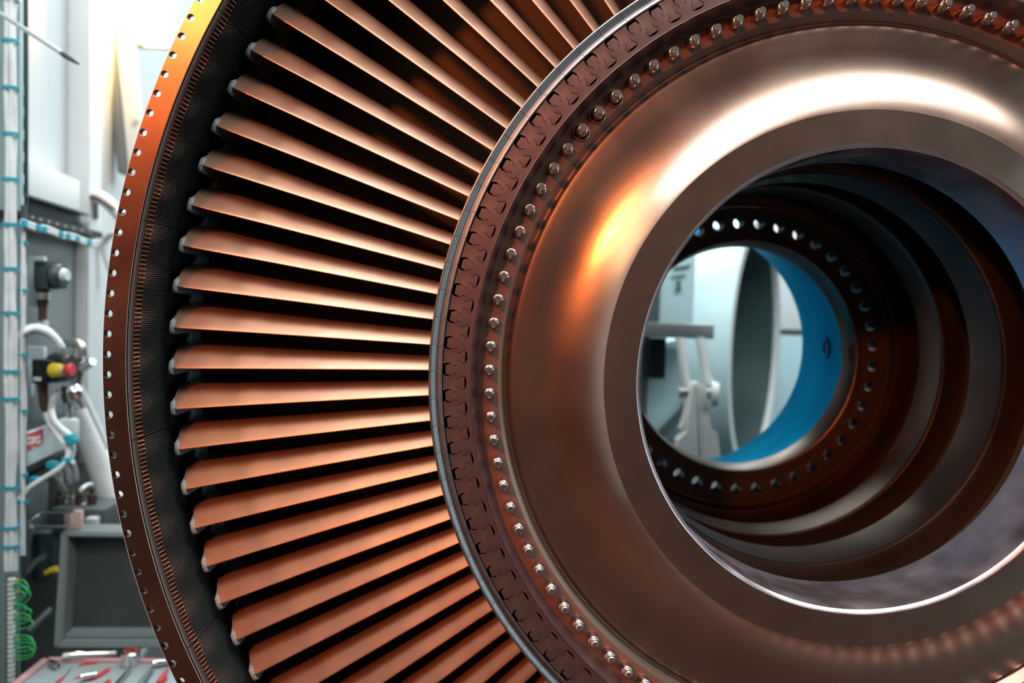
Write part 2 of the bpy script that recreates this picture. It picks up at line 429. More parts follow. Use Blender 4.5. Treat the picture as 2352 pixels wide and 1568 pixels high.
# airfoil: near edge low, far edge deeper and turned clockwise, convex face to the viewer
def hat(x):
    # camber line: straight front half, soft bend, flatter rear half
    if x < 0.26: return x / 0.38
    if x > 0.54: return (1 - x) / 0.62
    u = (x - 0.26) / 0.28; a, b = 0.26 / 0.38, 0.46 / 0.62; sa, sb = 0.28 / 0.38, -0.28 / 0.62
    return (2 * u ** 3 - 3 * u * u + 1) * a + (u ** 3 - 2 * u * u + u) * sa + (-2 * u ** 3 + 3 * u * u) * b + (u ** 3 - u * u) * sb
def airfoil_mesh():
    NS, NC = 13, 25
    vs = []; fs = []
    for s in range(NS):
        t = s / (NS - 1)
        r = 0.5170 + (0.8590 - 0.5170) * t
        yl = 0.090 + 0.024 * t; yt = 0.137 + 0.045 * t
        al = R(-0.70 + 0.28 * t); at_ = R(-2.36 - 0.36 * t)
        L = Vector((r * al, yl)); T = Vector((r * at_, yt)); ch = T - L; c = ch.length; d = ch.normalized()
        nrm = Vector((-d.y, d.x))               # towards smaller depth / viewer side
        if nrm.y > 0: nrm = -nrm
        cam_ = (0.185 - 0.025 * t) * c; th = (0.085 - 0.035 * t) * c
        up = []; dn = []
        for j in range(NC):
            x = 0.5 * (1 - math.cos(math.pi * j / (NC - 1)))
            cz = cam_ * hat(x)
            hh = th * 2.2 * (0.30 * math.sqrt(x) * (1 - x) + 0.22 * x * (1 - x)) + 0.0004
            p = L + d * (x * c) + nrm * (cz + hh); q = L + d * (x * c) + nrm * (cz - hh)
            up.append(p); dn.append(q)
        for p in up + dn[::-1]:
            a = p.x / r
            vs.append((r * math.cos(a), p.y, r * math.sin(a)))
    n = 2 * NC
    for s in range(NS - 1):
        for j in range(n): fs.append((s * n + j, s * n + (j + 1) % n, (s + 1) * n + (j + 1) % n, (s + 1) * n + j))
    return MB().add(vs, fs).mesh('blade')
me_blade = airfoil_mesh(); me_blade.materials.append(MT['blade'])
me_blade.polygons.foreach_set('use_smooth', [True] * len(me_blade.polygons)); me_blade.set_sharp_from_angle(angle=R(50))

def shroud_mesh():
    front = [(0.14, 0.1185), (0.0, 0.1150), (-0.25, 0.1135), (-0.6, 0.1135), (-0.95, 0.1150), (-1.3, 0.1260), (-1.8, 0.1440), (-2.4, 0.1640), (-2.9, 0.1720), (-3.36, 0.1740)]
    vs = []; n = len(front)
    for r, dy in ((0.8560, 0.0012), (0.8575, 0.0), (0.8610, 0.0), (0.8620, 0.002)):
        for a, y in front: vs.append((r * math.cos(R(a)), y + dy, r * math.sin(R(a))))
    for r in (0.8620, 0.8560):
        for a, y in front: vs.append((r * math.cos(R(a)), 0.205, r * math.sin(R(a))))
    fs = [(L * n + i, L * n + i + 1, ((L + 1) % 6) * n + i + 1, ((L + 1) % 6) * n + i) for L in range(6) for i in range(n - 1)]
    fs.append(tuple(L * n for L in range(6))); fs.append(tuple(L * n + n - 1 for L in range(5, -1, -1)))
    mb = MB().add(vs, fs)
    return mb.mesh('tip_shroud')
me_shr = shroud_mesh(); me_shr.materials.append(MT['shroud'])
me_shr.polygons.foreach_set('use_smooth', [True] * len(me_shr.polygons)); me_shr.set_sharp_from_angle(angle=R(35))

ROOT0 = 179.78
for k in range(NB):
    th = ROOT0 + k * PITCH
    b = bpy.data.objects.new('blade', me_blade); COL.objects.link(b); b.parent = rotor
    b.rotation_euler = (0, -R(th), 0)
    for nm, me in (('platform', me_plat), ('blade_root', me_root), ('tip_shroud', me_shr)):
        o = bpy.data.objects.new(nm, me); COL.objects.link(o); o.parent = b
    p = bpy.data.objects.new('disc_post', me_post); COL.objects.link(p); p.parent = rotor
    p.rotation_euler = (0, -R(th + PITCH / 2), 0)

# studs with barrel nuts
me_nut = MB().lathe([(0.0070, 0.0285), (0.0070, 0.0265), (0.0067, 0.0258), (0.0070, 0.024), (0.0071, 0.020), (0.0068, 0.0160), (0.0060, 0.0134), (0.0052, 0.0126), (0.0046, 0.0124)], 24).mesh('barrel_nut')
me_stud = MB().lathe([(0.0044, 0.0290), (0.0044, 0.0124), (0.0041, 0.0120), (0.0042, 0.0112), (0.0042, 0.0062), (0.0036, 0.0054), (0.0002, 0.0054)], 20).mesh('stud')
me_seat = MB().lathe([(0.0104, 0.0285), (0.0106, 0.0262), (0.0100, 0.0252), (0.0092, 0.0256), (0.0088, 0.0279)], 28).mesh('seat_ring')
me_pit = MB().lathe([(0.0089, 0.0276), (0.0045, 0.0276)], 28).mesh('seat_pit')
MT['black'] = mat('black_recess', (0.01, 0.008, 0.008), 0, 0.7)
for me, m in ((me_nut, 'nut'), (me_stud, 'stud'), (me_seat, 'tooth'), (me_pit, 'black')):
    me.materials.append(MT[m]); me.polygons.foreach_set('use_smooth', [True] * len(me.polygons)); me.set_sharp_from_angle(angle=R(35))
RB = 0.4500
for k in range(NB):
    th = R(-1.988 + k * PITCH)
    o = bpy.data.objects.new('stud', me_stud); COL.objects.link(o); o.parent = rotor
    o.location = (RB * math.cos(th), 0, RB * math.sin(th)); o.rotation_euler = (0, -th, 0)
    q = bpy.data.objects.new('barrel_nut', me_nut); COL.objects.link(q); q.parent = o
    if k in (38, 39, 40):
        for nm_, me_ in (('seat_ring', me_seat), ('seat_pit', me_pit)):
            q = bpy.data.objects.new(nm_, me_); COL.objects.link(q); q.parent = o

# ------------------------------------------------------------------ casing around the rotor
casing = thing('turbine_casing', 'round brown turbine casing ring with drilled flange around the blade tips', 'casing', (0, 0, H), ROT)
mb = MB()
NH = 235
holed_annulus(mb, 0.8818, 0.9080, 0.9030, 0.0045, NH, R(-1.322), 0.0440, 0.0520, 16)
# extra dowel hole shows as a small pin
casing_flange = mb.build('drilled_flange', MT['casing'], casing, 30)
MB().lathe([(0.9080, 0.0440), (0.9090, 0.0448), (0.9093, 0.0520), (0.9080, 0.0520)], 512).build('flange_edge', MT['casing_edge'], casing, 30)
MB().lathe([(0.8818, 0.0440), (0.8812, 0.0446), (0.8812, 0.056)], 384).build('flange_step', MT['casing'], casing, 30)
MB().lathe([(0.8960, 0.0525), (0.8960, 0.30), (0.905, 0.31), (0.905, 0.34), (0.8800, 0.34), (0.8800, 0.056), (0.8960, 0.0525)], 256).build('casing_shell', MT['segment'], casing, 30)
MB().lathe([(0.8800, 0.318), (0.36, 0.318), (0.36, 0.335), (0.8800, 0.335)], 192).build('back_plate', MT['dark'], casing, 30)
NSG = 21; SP = 360.0 / NSG
hs = SP / 2 - 0.035
def ringpts(prof, a0, a1, n):
    return [(r * math.cos(R(a0 + (a1 - a0) * j / n)), y, r * math.sin(R(a0 + (a1 - a0) * j / n))) for r, y in prof for j in range(n + 1)]
# segment body
sp_ = [(0.8808, 0.075), (0.8808, 0.0470), (0.8804, 0.0455), (0.8796, 0.0450), (0.8776, 0.0470), (0.8768, 0.0488), (0.8764, 0.0500), (0.8768, 0.0512), (0.8798, 0.0525), (0.8798, 0.17), (0.8808, 0.17)]
n = 40; k = len(sp_)
mb = MB().add(ringpts(sp_, -hs, hs, n), [(i * (n + 1) + j, i * (n + 1) + j + 1, (i + 1) * (n + 1) + j + 1, (i + 1) * (n + 1) + j) for i in range(k - 1) for j in range(n)] + [tuple(i * (n + 1) for i in range(k)), tuple(i * (n + 1) + n for i in range(k - 1, -1, -1))])
me_seg = mb.mesh('shroud_segment'); me_seg.materials.append(MT['segment'])
me_seg.polygons.foreach_set('use_smooth', [True] * len(me_seg.polygons)); me_seg.set_sharp_from_angle(angle=R(35))
# comb of foil edges along the front
NTK = 49; mb = MB(); tp = 2 * hs / NTK
for i in range(NTK):
    a = -hs + (i + 0.5) * tp; w = tp * 0.15
    pr = [(0.8797, 0.0515), (0.8764, 0.0518), (0.8738, 0.0600), (0.8738, 0.0625), (0.8797, 0.0625)]
    vs = [(r * math.cos(R(a + s * w)), y, r * math.sin(R(a + s * w))) for s in (-1, 1) for r, y in pr]
    mb.add(vs, [(0, 1, 2, 3, 4), (9, 8, 7, 6, 5), (0, 5, 6, 1), (1, 6, 7, 2), (2, 7, 8, 3), (3, 8, 9, 4)])
me_tooth = mb.mesh('foil_comb'); me_tooth.materials.append(MT['tooth'])
# honeycomb: zigzag foil walls
NR = 98; NA = 26; mb = MB(); rp = 2 * hs / NR
y0h, y1h = 0.0620, 0.150
for i in range(NR):
    a = -hs + (i + 0.5) * rp
    vs = []
    for j in range(NA + 1):
        y = y0h + (y1h - y0h) * j / NA
        z = (0.13 if (j % 2) else -0.13) * rp
        w = rp * 0.12
        for s, r in ((-1, 0.8797), (-1, 0.8740), (1, 0.8740), (1, 0.8797)):
            aa = R(a + z + s * w); vs.append((r * math.cos(aa), y, r * math.sin(aa)))
    mb.add(vs, [(j * 4 + q, j * 4 + q + 1, j * 4 + q + 5, j * 4 + q + 4) for j in range(NA) for q in range(3)] + [(0, 1, 2, 3)])
me_hc = mb.mesh('honeycomb'); me_hc.materials.append(MT['comb'])
for q in range(NSG):
    a = 167.45 + SP / 2 + q * SP
    s = bpy.data.objects.new('shroud_segment', me_seg); COL.objects.link(s); s.parent = casing; s.rotation_euler = (0, -R(a), 0)
    o = bpy.data.objects.new('foil_comb', me_tooth); COL.objects.link(o); o.parent = s; o['kind'] = 'stuff'
    o = bpy.data.objects.new('honeycomb', me_hc); COL.objects.link(o); o.parent = s; o['kind'] = 'stuff'

# supports below the frame
MT['stand'] = mat('stand_paint', (0.16, 0.2, 0.22), 0.2, 0.5)
st = thing('casing_cradle', 'dark steel cradle carrying the turbine casing on the floor', 'cradle', (0, 0.2, 0))
for s in (-1, 1):
    MB().prism([(s * 0.30, 0.0), (s * 0.62, 0.0), (s * 0.62, 0.465), (s * 0.30, 0.275)], -0.06, 0.06).build('saddle', MT['stand'], st)
MB().box((-0.7, -0.08, 0.0), (0.7, 0.08, 0.06)).build('base_beam', MT['stand'], st)
st = thing('drum_pedestal', 'steel pedestal under the rear drum of the rotor', 'pedestal', (0, 0.56, 0))
MB().box((-0.08, -0.06, 0.03), (0.08, 0.06, 0.79)).build('column', MT['stand'], st)
MB().box((-0.2, -0.2, 0.0), (0.2, 0.2, 0.03)).build('foot_plate', MT['stand'], st)
MB().prism([(-0.16, 0.79), (0.16, 0.79), (0.16, 0.851)] + [(0.3415 * math.sin(R(a)), H - 0.3415 * math.cos(R(a))) for a in (26, 18, 9, 0, -9, -18, -26)] + [(-0.16, 0.851)], -0.07, 0.07).build('saddle', MT['stand'], st)
#BACKGROUND
# ------------------------------------------------------------------ equipment along the left wall
def pm(name, c, rough=0.5, metal=0.0, **k): MT[name] = mat(name, c, metal, rough, **k); return MT[name]
pm('teal_paint', (0.30, 0.42, 0.43)); pm('dark_teal', (0.03, 0.055, 0.06)); pm('pale_slot', (0.72, 0.72, 0.72))
pm('white_sheath', (0.74, 0.76, 0.77), 0.45, col2=(0.62, 0.64, 0.66), scale=30); pm('blue_tie', (0.01, 0.33, 0.46), 0.4)
pm('white_paint', (0.78, 0.79, 0.79), 0.5, col2=(0.72, 0.72, 0.73), scale=3); pm('grey_paint', (0.19, 0.205, 0.21), 0.5, col2=(0.15, 0.165, 0.17), scale=4)
pm('mid_grey', (0.11, 0.125, 0.13), 0.5, 0.3); pm('pale_plate', (0.60, 0.66, 0.67), 0.5); pm('black_plastic', (0.008, 0.011, 0.012), 0.35)
pm('dark_plastic', (0.03, 0.045, 0.05), 0.4); pm('brown_gland', (0.10, 0.065, 0.05), 0.4, 0.4); pm('yellow_plastic', (0.75, 0.55, 0.02), 0.4)
pm('red_plastic', (0.62, 0.05, 0.06), 0.4); pm('chrome', (0.75, 0.76, 0.77), 0.18, 1.0); pm('steel', (0.52, 0.53, 0.53), 0.3, 1.0)
pm('red_label', (0.55, 0.03, 0.05), 0.5); pm('white_print', (0.8, 0.78, 0.76), 0.5); pm('orange_print', (0.8, 0.3, 0.05), 0.5)
pm('green_wire', (0.02, 0.42, 0.10), 0.4); pm('pink_acrylic', (0.70, 0.50, 0.47), 0.35); pm('tool_grey', (0.16, 0.19, 0.20), 0.55, col2=(0.12, 0.145, 0.15), scale=8)
pm('lid_inside', (0.022, 0.028, 0.028), 0.7, col2=(0.038, 0.044, 0.042), scale=7); pm('lid_rim', (0.17, 0.20, 0.21), 0.5)
pm('foam', (0.30, 0.36, 0.38), 0.8); pm('red_foam', (0.50, 0.03, 0.045), 0.7); pm('pink_rim', (0.62, 0.33, 0.34), 0.5); pm('skid_dark', (0.018, 0.022, 0.022), 0.6)
pm('lamp_glass', (0.9, 0.85, 0.7), 0.4, emit=(1.0, 0.62, 0.20), estr=95); pm('cage', (0.62, 0.52, 0.35), 0.4, 0.6)
pm('wood_bench', (0.13, 0.12, 0.11), 0.6)

DS = 1.0
def fbox(name, x0, y0, x1, y1, d, dep, m, parent=None, bev=0.002):
    """box whose front face, square to the turbine axis, shows at these pixels at distance d"""
    d = d * DS
    ym, xm = min(max((y0 + y1) / 2, 0), 1568), (x0 + x1) / 2
    a = px(x0, ym, d); b = px(x1, ym, d); zt = px(xm, y0, d).z; zb = px(xm, y1, d).z
    Y = (a.y + b.y) / 2
    return MB().box((a.x, Y, max(zb, 0.0)), (b.x, Y + dep, zt), None, bev).build(name, MT[m], parent)
def wbox(name, x0, y0, x1, y1, t0, t1, m, parent=None, bev=0.002):
    """box on the left wall: near end at column x0 with rows y0..y1, far end at column x1"""
    s0, za = wp(x0, y0, t1); _, zb = wp(x0, y1, t1); s1, _ = wp(x1, y0, t1)
    return MB().box((s0, -t1, zb), (s1, -t0, za), WM, bev).build(name, MT[m], parent)
def ptube(name, pts, rad, m, parent=None, n=10, sm=8):
    P = [px(p[0], p[1], p[2] * DS) for p in pts]
    if sm and len(P) > 2:
        if isinstance(rad, (list, tuple)):
            rad = [rad[i] + (rad[i + 1] - rad[i]) * j / sm for i in range(len(P) - 1) for j in range(sm)] + [rad[-1]]
        P = spline(P, sm)
    return MB().tube(P, rad, n).build(name, MT[m], parent, 50)
def dw(x): return 1.5 * 787.0 / (847.0 - x)
def k(d): return d / FPX             # metres per pixel at distance d

# upright with slotted edge
DS = 0.945
t = thing('rack_upright', 'tall teal grey rack upright with slotted dark edge at the left', 'rack upright')
fbox('channel', -60, -120, 44, 1740, 1.50, 0.012, 'teal_paint', t, 0.002)
fbox('edge_strip', 44, -120, 62, 474, 1.495, 0.006, 'dark_teal', t)
fbox('lower_strip', 46, 474, 58, 1740, 1.495, 0.006, 'dark_teal', t)
for i in range(9):
    yy = 40 + i * 51.5
    fbox('slot', 48, yy, 53, yy + 24, 1.493, 0.003, 'pale_slot', t, 0.001)
def bundle(name, label, xs, ya, yb, d, rad, ties, amp, group=None):
    t = thing(name, label, 'cables')
    for i, x in enumerate(xs):
        pts = []; y = ya
        while y <= yb:
            pts.append((x + random.uniform(-amp, amp), y, d + 0.008 * (i % 2))); y += 70
        ptube('cable', pts, rad, 'white_sheath', t, 8, 5)
    for y in ties:
        x0, x1 = min(xs), max(xs); c = px((x0 + x1) / 2, y, (d + 0.004) * DS); w = (x1 - x0) / 2 * k(d) + rad * 1.5
        MB().lathe([(w, -0.003), (w + 0.0015, -0.003), (w + 0.0015, 0.003), (w, 0.003), (w, -0.003)], 14, Matrix.Translation(c) @ Matrix.Rotation(R(90), 4, 'X') @ Matrix.Diagonal((1, 1, 0.75, 1))).build('cable_tie', MT['blue_tie'], t)
    return t
bundle('cable_bundle', 'thick bundle of white cables with blue ties running up the rack upright', (17, 22, 27, 32), -90, 1330, 1.44, 0.0052, (-2, 95, 203, 308, 412, 516, 617, 718, 852, 915, 1118, 1210, 1253), 2.5)
bundle('cable_pair', 'thin pair of white cables with blue ties beside the grey backplate', (50, 56), 505, 1330, 1.46, 0.0030, (557, 667, 815, 943, 1090, 1152), 2.0)
# terminal strip with looping green wires
t = thing('terminal_strip', 'row of pale terminals with looping green wires at the lower left', 'terminal strip')
fbox('rail', 12, 1322, 32, 1570, 1.45, 0.012, 'mid_grey', t)
for i in range(22):
    y = 1328 + i * 11
    fbox('terminal', 16, y, 29, y + 8, 1.440, 0.010, 'white_sheath', t, 0.0015)
for i, (y0, y1, bx) in enumerate(((1334, 1372, 66), (1343, 1376, 62), (1350, 1382, 70), (1358, 1370, 56), (1391, 1404, 62), (1398, 1413, 72), (1412, 1426, 70), (1424, 1438, 76), (1462, 1482, 76), (1470, 1490, 80), (1478, 1500, 82), (1488, 1508, 78))):
    ptube('green_wire', [(30, y0, 1.437), (bx - 14, y0 + (y1 - y0) * 0.02 - 3, 1.42), (bx, (y0 + y1) / 2, 1.415), (bx - 16, y1 + 4, 1.42), (30, y1 + 6, 1.437)], 0.0011, 'green_wire', t, 6, 6)
    fbox('ferrule', 30, y0 - 3, 40, y0 + 3, 1.437, 0.005, 'blue_tie' if i % 3 else 'yellow_plastic', t, 0.0008)

DS = 1.0
# slim rod reaching in from the left
t = thing('probe_rod', 'slim grey rod with dark tip slanting in from the upper left', 'rod')
ptube('shaft', [(-60, -8, 1.30), (142, 122, 1.30)], 0.0042, 'steel', t, 12, 0)
ptube('tip', [(140, 121, 1.30), (150, 128, 1.30), (162, 135, 1.30), (181, 147, 1.30)], [0.0040, 0.0052, 0.0046, 0.0022], 'dark_plastic', t, 12, 0)

# white steelwork
t = thing('steel_column', 'white painted steel column on the left wall behind the casing', 'column')
wbox('web', 212, -260, 238, 1060, -0.03, 0.012, 'white_paint', t, 0.004)
wbox('flange', 209, -260, 217, 1060, -0.03, 0.02, 'white_paint', t, 0.003)
t = thing('diagonal_brace', 'white diagonal brace beside the steel column under the lamp', 'brace')
def beam(name, p, q, w, dep, m, parent):
    a, b = px(*p), px(*q); ax = (b - a).normalized(); side = ax.cross(Vector((0, 1, 0))).normalized(); dp = side.cross(ax)
    mm = Matrix.Identity(4)
    for i in range(3): mm[i][0] = side[i]; mm[i][1] = dp[i]; mm[i][2] = ax[i]; mm[i][3] = a[i]
    return MB().box((-w / 2, -dep / 2, 0), (w / 2, dep / 2, (b - a).length), mm, 0.003).build(name, MT[m], parent)
beam('face_plate', (275, -60, 2.05), (318, 400, 2.05), 0.048, 0.012, 'white_paint', t)
beam('side_plate', (247, -60, 2.07), (290, 400, 2.07), 0.026, 0.05, 'grey_paint', t)
for (x, y) in ((281, 66), (312, 280)):
    MB().lathe([(0.0002, -0.012), (0.007, -0.012), (0.007, 0.0)], 12, Matrix.Translation(px(x, y, 2.045))).build('bolt_head', MT['steel'], t)
# caged lamp
DS = 0.90
t = thing('caged_lamp', 'glowing caged wall lamp at the top left behind the casing', 'lamp')
fbox('diffuser', 316, -140, 372, 92, 2.20, 0.05, 'lamp_glass', t, 0.006)
fbox('back_housing', 300, -150, 392, 100, 2.26, 0.05, 'white_paint', t, 0.006)
for x in (306, 326, 378):
    ptube('cage_wire', [(x, -150, 2.16), (x + 3, 90, 2.16), (x + 4, 100, 2.2)], 0.0022, 'cage', t, 8, 0)
for y in (-60, 55, 100):
    ptube('cage_wire', [(304, y, 2.16), (382, y + 3, 2.16)], 0.0022, 'cage', t, 8, 0)
DS = 1.0
# white cabinet, channel beam, perforated tray
t = thing('wall_cabinet', 'white flat cabinet on the left wall above the grey channel beam', 'cabinet')
wbox('body', 58, 362, 184, 445, -0.03, 0.02, 'white_paint', t, 0.003)
t = thing('channel_beam', 'grey channel beam below the white wall cabinet', 'beam')
wbox('web', 58, 450, 209, 486, -0.03, 0.0, 'grey_paint', t, 0.002)
wbox('top_flange', 58, 446, 209, 450, -0.03, 0.03, 'mid_grey', t, 0.001)
t = thing('perforated_tray', 'black perforated cable tray strip below the grey channel beam', 'cable tray')
wbox('strip', 46, 484, 236, 502, -0.03, 0.03, 'black_plastic', t, 0.001)
for i in range(9):
    x = 56 + i * 19; y = 489 + (x - 46) * 0.262
    a = wpt(x, y, 0.031); b = wpt(x + 8, y + 6, 0.031)
    MB().box((a.x, a.y - 0.002, b.z), (b.x, a.y + 0.002, a.z)).build('slot', MT['pale_slot'], t)
t = thing('tray_cables', 'white cables with blue ties slung under the perforated tray', 'cables')
for j in range(3):
    P = spline([wpt(52 + (x - 52), 506 + j * 5 + (x - 52) * 0.29 + (3 if (i + j) % 2 else 0), 0.05) for i, x in enumerate((52, 80, 110, 140, 170, 200, 222))], 6)
    MB().tube(P, 0.004, 8).build('cable', MT['white_sheath'], t, 50)
for x in (56, 88, 102, 140, 156, 178, 205):
    c = wpt(x, 512 + (x - 52) * 0.29, 0.055)
    MB().box((-0.0035, -0.006, -0.007), (0.0035, 0.006, 0.007), Matrix.Translation(c), 0.002).build('cable_tie', MT['blue_tie'], t)
t = thing('backplate', 'grey steel backplate carrying the sensor and emergency stop boxes', 'panel')
wbox('plate', 60, 516, 207, 1090, -0.029, -0.01, 'grey_paint', t, 0.002)
# curved duct
DS = 0.965
t = thing('curved_duct', 'short curved white duct ending beside the steel column', 'duct')
ptube('duct', [(192, 452, 1.86), (216, 448, 1.86), (244, 462, 1.86), (278, 496, 1.86)], 0.016, 'white_paint', t, 14, 8)
ptube('duct_rib', [(193, 456, 1.835), (216, 452, 1.835), (244, 467, 1.835), (262, 480, 1.835)], 0.004, 'brown_gland', t, 8, 8)
fbox('clamp', 183, 438, 196, 472, 1.85, 0.03, 'white_paint', t)
fbox('bracket', 196, 462, 212, 500, 1.87, 0.03, 'dark_plastic', t)
t = thing('bent_hose', 'white hose bending down behind the casing edge below the duct', 'hose')
ptube('hose', [(300, 540, 1.95), (258, 538, 1.93), (240, 556, 1.93), (243, 590, 1.93), (262, 640, 1.95)], 0.0085, 'white_sheath', t, 12, 8)

# sensor box
DS = 0.945
t = thing('sensor_box', 'dark square sensor box with round lens on the grey backplate', 'sensor')
fbox('mounting_plate', 62, 588, 101, 704, 1.57, 0.01, 'pale_plate', t)
fbox('body', 76, 598, 108, 664, 1.53, 0.045, 'dark_plastic', t, 0.004)
fbox('rear_body', 106, 604, 130, 662, 1.545, 0.04, 'black_plastic', t, 0.004)
fbox('top_slot', 82, 603, 102, 610, 1.528, 0.006, 'black_plastic', t, 0.001)
def cyl_right(name, x0, x1, y, d, r0, r1, m, parent, n=20):
    d = d * DS
    a = px(x0, y, d); b = px(x1, y, d)
    return MB().tube([a, a + (b - a) * 0.15, a + (b - a) * 0.85, b], [r0 * 0.9, r0, r1, r1 * 0.9], n).build(name, MT[m], parent, 40)
cyl_right('lens_barrel', 126, 146, 634, 1.555, 0.026, 0.024, 'dark_plastic', t)
cyl_right('lens_cap', 144, 156, 632, 1.555, 0.015, 0.012, 'pale_plate', t)
ptube('gland', [(98, 664, 1.56), (98, 690, 1.56), (98, 712, 1.56), (98, 736, 1.56)], [0.014, 0.011, 0.008, 0.008], 'brown_gland', t, 14, 0)
ptube('gland_collar', [(99, 672, 1.55), (99, 688, 1.55)], 0.0135, 'steel', t, 14, 0)
for dx in (-5, 6):
    ptube('connector', [(98 + dx, 735, 1.56), (97 + dx, 760, 1.56)], 0.006, 'white_sheath', t, 10, 0)
# loop of white hoses
t = thing('hose_loop', 'looping white hoses bending over from the cable bundle', 'hoses')
for dy, dd in ((0, 0), (10, 0.012), (5, -0.012)):
    ptube('hose', [(33, 846, 1.47), (36, 800 + dy, 1.47), (48, 764 + dy, 1.475 + dd), (78, 750 + dy, 1.49 + dd), (108, 757 + dy, 1.50 + dd), (130, 778 + dy * 0.6, 1.51 + dd), (143, 800, 1.52 + dd), (128, 801 - dy * 0.5, 1.53)], 0.0062, 'white_sheath', t, 10, 6)
# emergency stop
t = thing('emergency_stop', 'black emergency stop box with yellow collar and red button', 'emergency stop')
fbox('mounting_plate', 60, 796, 101, 824, 1.58, 0.01, 'pale_plate', t)
fbox('side_plate', 60, 824, 72, 910, 1.58, 0.01, 'pale_plate', t)
fbox('body', 72, 826, 108, 882, 1.53, 0.05, 'black_plastic', t, 0.004)
fbox('front_cover', 104, 828, 122, 878, 1.535, 0.045, 'black_plastic', t, 0.005)
cyl_right('guard_ring', 120, 164, 844, 1.575, 0.032, 0.028, 'black_plastic', t)
cyl_right('yellow_collar', 118, 143, 850, 1.535, 0.0150, 0.0125, 'yellow_plastic', t)
cyl_right('button_stem', 140, 152, 849, 1.535, 0.007, 0.007, 'pale_plate', t)
cyl_right('red_button', 149, 167, 849, 1.535, 0.0105, 0.0130, 'red_plastic', t)
fbox('name_strip', 76, 866, 93, 875, 1.527, 0.004, 'white_print', t, 0.001)
ptube('gland', [(98, 880, 1.555), (99, 905, 1.555), (101, 930, 1.555), (103, 945, 1.555)], [0.011, 0.009, 0.0085, 0.005], 'brown_gland', t, 12, 0)
# hoses below
t = thing('lower_hoses', 'pair of white hoses dropping from the emergency stop to the lower rack', 'hoses')
ptube('hose', [(103, 948, 1.55), (112, 970, 1.55), (132, 1000, 1.545), (153, 1028, 1.54), (156, 1046, 1.535), (140, 1072, 1.525), (100, 1098, 1.51), (64, 1122, 1.49), (42, 1150, 1.47)], 0.0052, 'white_sheath', t, 10, 7)
ptube('hose', [(137, 898, 1.57), (123, 914, 1.56), (118, 940, 1.56), (124, 966, 1.55), (140, 984, 1.55), (158, 1000, 1.55), (166, 1030, 1.55), (160, 1058, 1.545)], 0.0066, 'white_sheath', t, 10, 7)
fbox('grip_block', 150, 962, 172, 1018, 1.575, 0.02, 'pale_plate', t, 0.006)
for (x, y) in ((160, 1004), (166, 1012), (120, 1066), (130, 1072), (80, 1102), (48, 1090), (154, 1056)):
    MB().box((-0.008, -0.009, -0.006), (0.008, 0.009, 0.006), Matrix.Translation(px(x, y, 1.535 * DS)), 0.002).build('cable_tie', MT['blue_tie'], t)
# pipework
DS = 0.94
t = thing('pipe_valve', 'chrome pipe elbow and valve beside the emergency stop', 'valve')
ptube('elbow_pipe', [(146, 788, 1.70), (168, 786, 1.70), (184, 792, 1.70), (190, 806, 1.70), (188, 824, 1.70), (182, 850, 1.70), (176, 878, 1.70), (172, 905, 1.70)], 0.0098, 'steel', t, 14, 6)
ptube('pipe_nut', [(187, 822, 1.70), (184, 838, 1.70)], 0.0125, 'chrome', t, 6, 0)
ptube('lever', [(188, 846, 1.69), (203, 836, 1.685), (213, 830, 1.68)], [0.010, 0.010, 0.008], 'chrome', t, 10, 0)
ptube('valve_body', [(166, 884, 1.69), (168, 900, 1.69), (178, 922, 1.69), (190, 930, 1.69)], [0.014, 0.022, 0.020, 0.012], 'chrome', t, 16, 5)
ptube('valve_cap', [(186, 912, 1.66), (196, 936, 1.66)], 0.008, 'steel', t, 12, 0)
for y0, y1 in ((926, 939), (942, 956)):
    ptube('fitting', [(157, y0, 1.64), (156, y1, 1.64)], 0.0078, 'chrome', t, 8, 0)
ptube('branch', [(150, 886, 1.65), (146, 900, 1.65), (152, 924, 1.65)], 0.006, 'brown_gland', t, 10, 4)
t = thing('inclined_pipe', 'wide pale grey pipe slanting down behind the drilled casing edge', 'pipe')
ptube('pipe', [(176, 920, 1.80), (192, 965, 1.80), (270, 1180, 1.80)], [0.022, 0.030, 0.031], 'white_paint', t, 20, 0)
ptube('thin_pipe', [(184, 886, 1.74), (250, 1030, 1.74)], 0.006, 'pale_plate', t, 10, 0)
# cabinet with red label
t = thing('labelled_cabinet', 'grey control cabinet with red warning label on the left wall', 'cabinet')
wbox('body', 57, 998, 160, 1074, -0.03, 0.03, 'pale_plate', t, 0.003)
wbox('lid_edge', 57, 988, 160, 998, -0.03, 0.02, 'dark_teal', t, 0.002)
wbox('base_edge', 57, 1074, 160, 1092, -0.03, 0.01, 'black_plastic', t, 0.002)
lab = wbox('warning_label', 58, 999, 100, 1036, 0.030, 0.032, 'red_label', t, 0)
def wprint(x0, y0, x1, y1, m):
    wbox('print_line', x0, y0, x1, y1, 0.032, 0.0328, m, lab, 0)
for (x0, x1, y) in ((61, 70, 1005), (72, 80, 1005), (82, 93, 1004), (61, 67, 1016), (69, 83, 1015), (85, 95, 1014)):
    wprint(x0, y, x1, y + 6, 'white_print')
wprint(72, 1026, 80, 1031, 'orange_print')
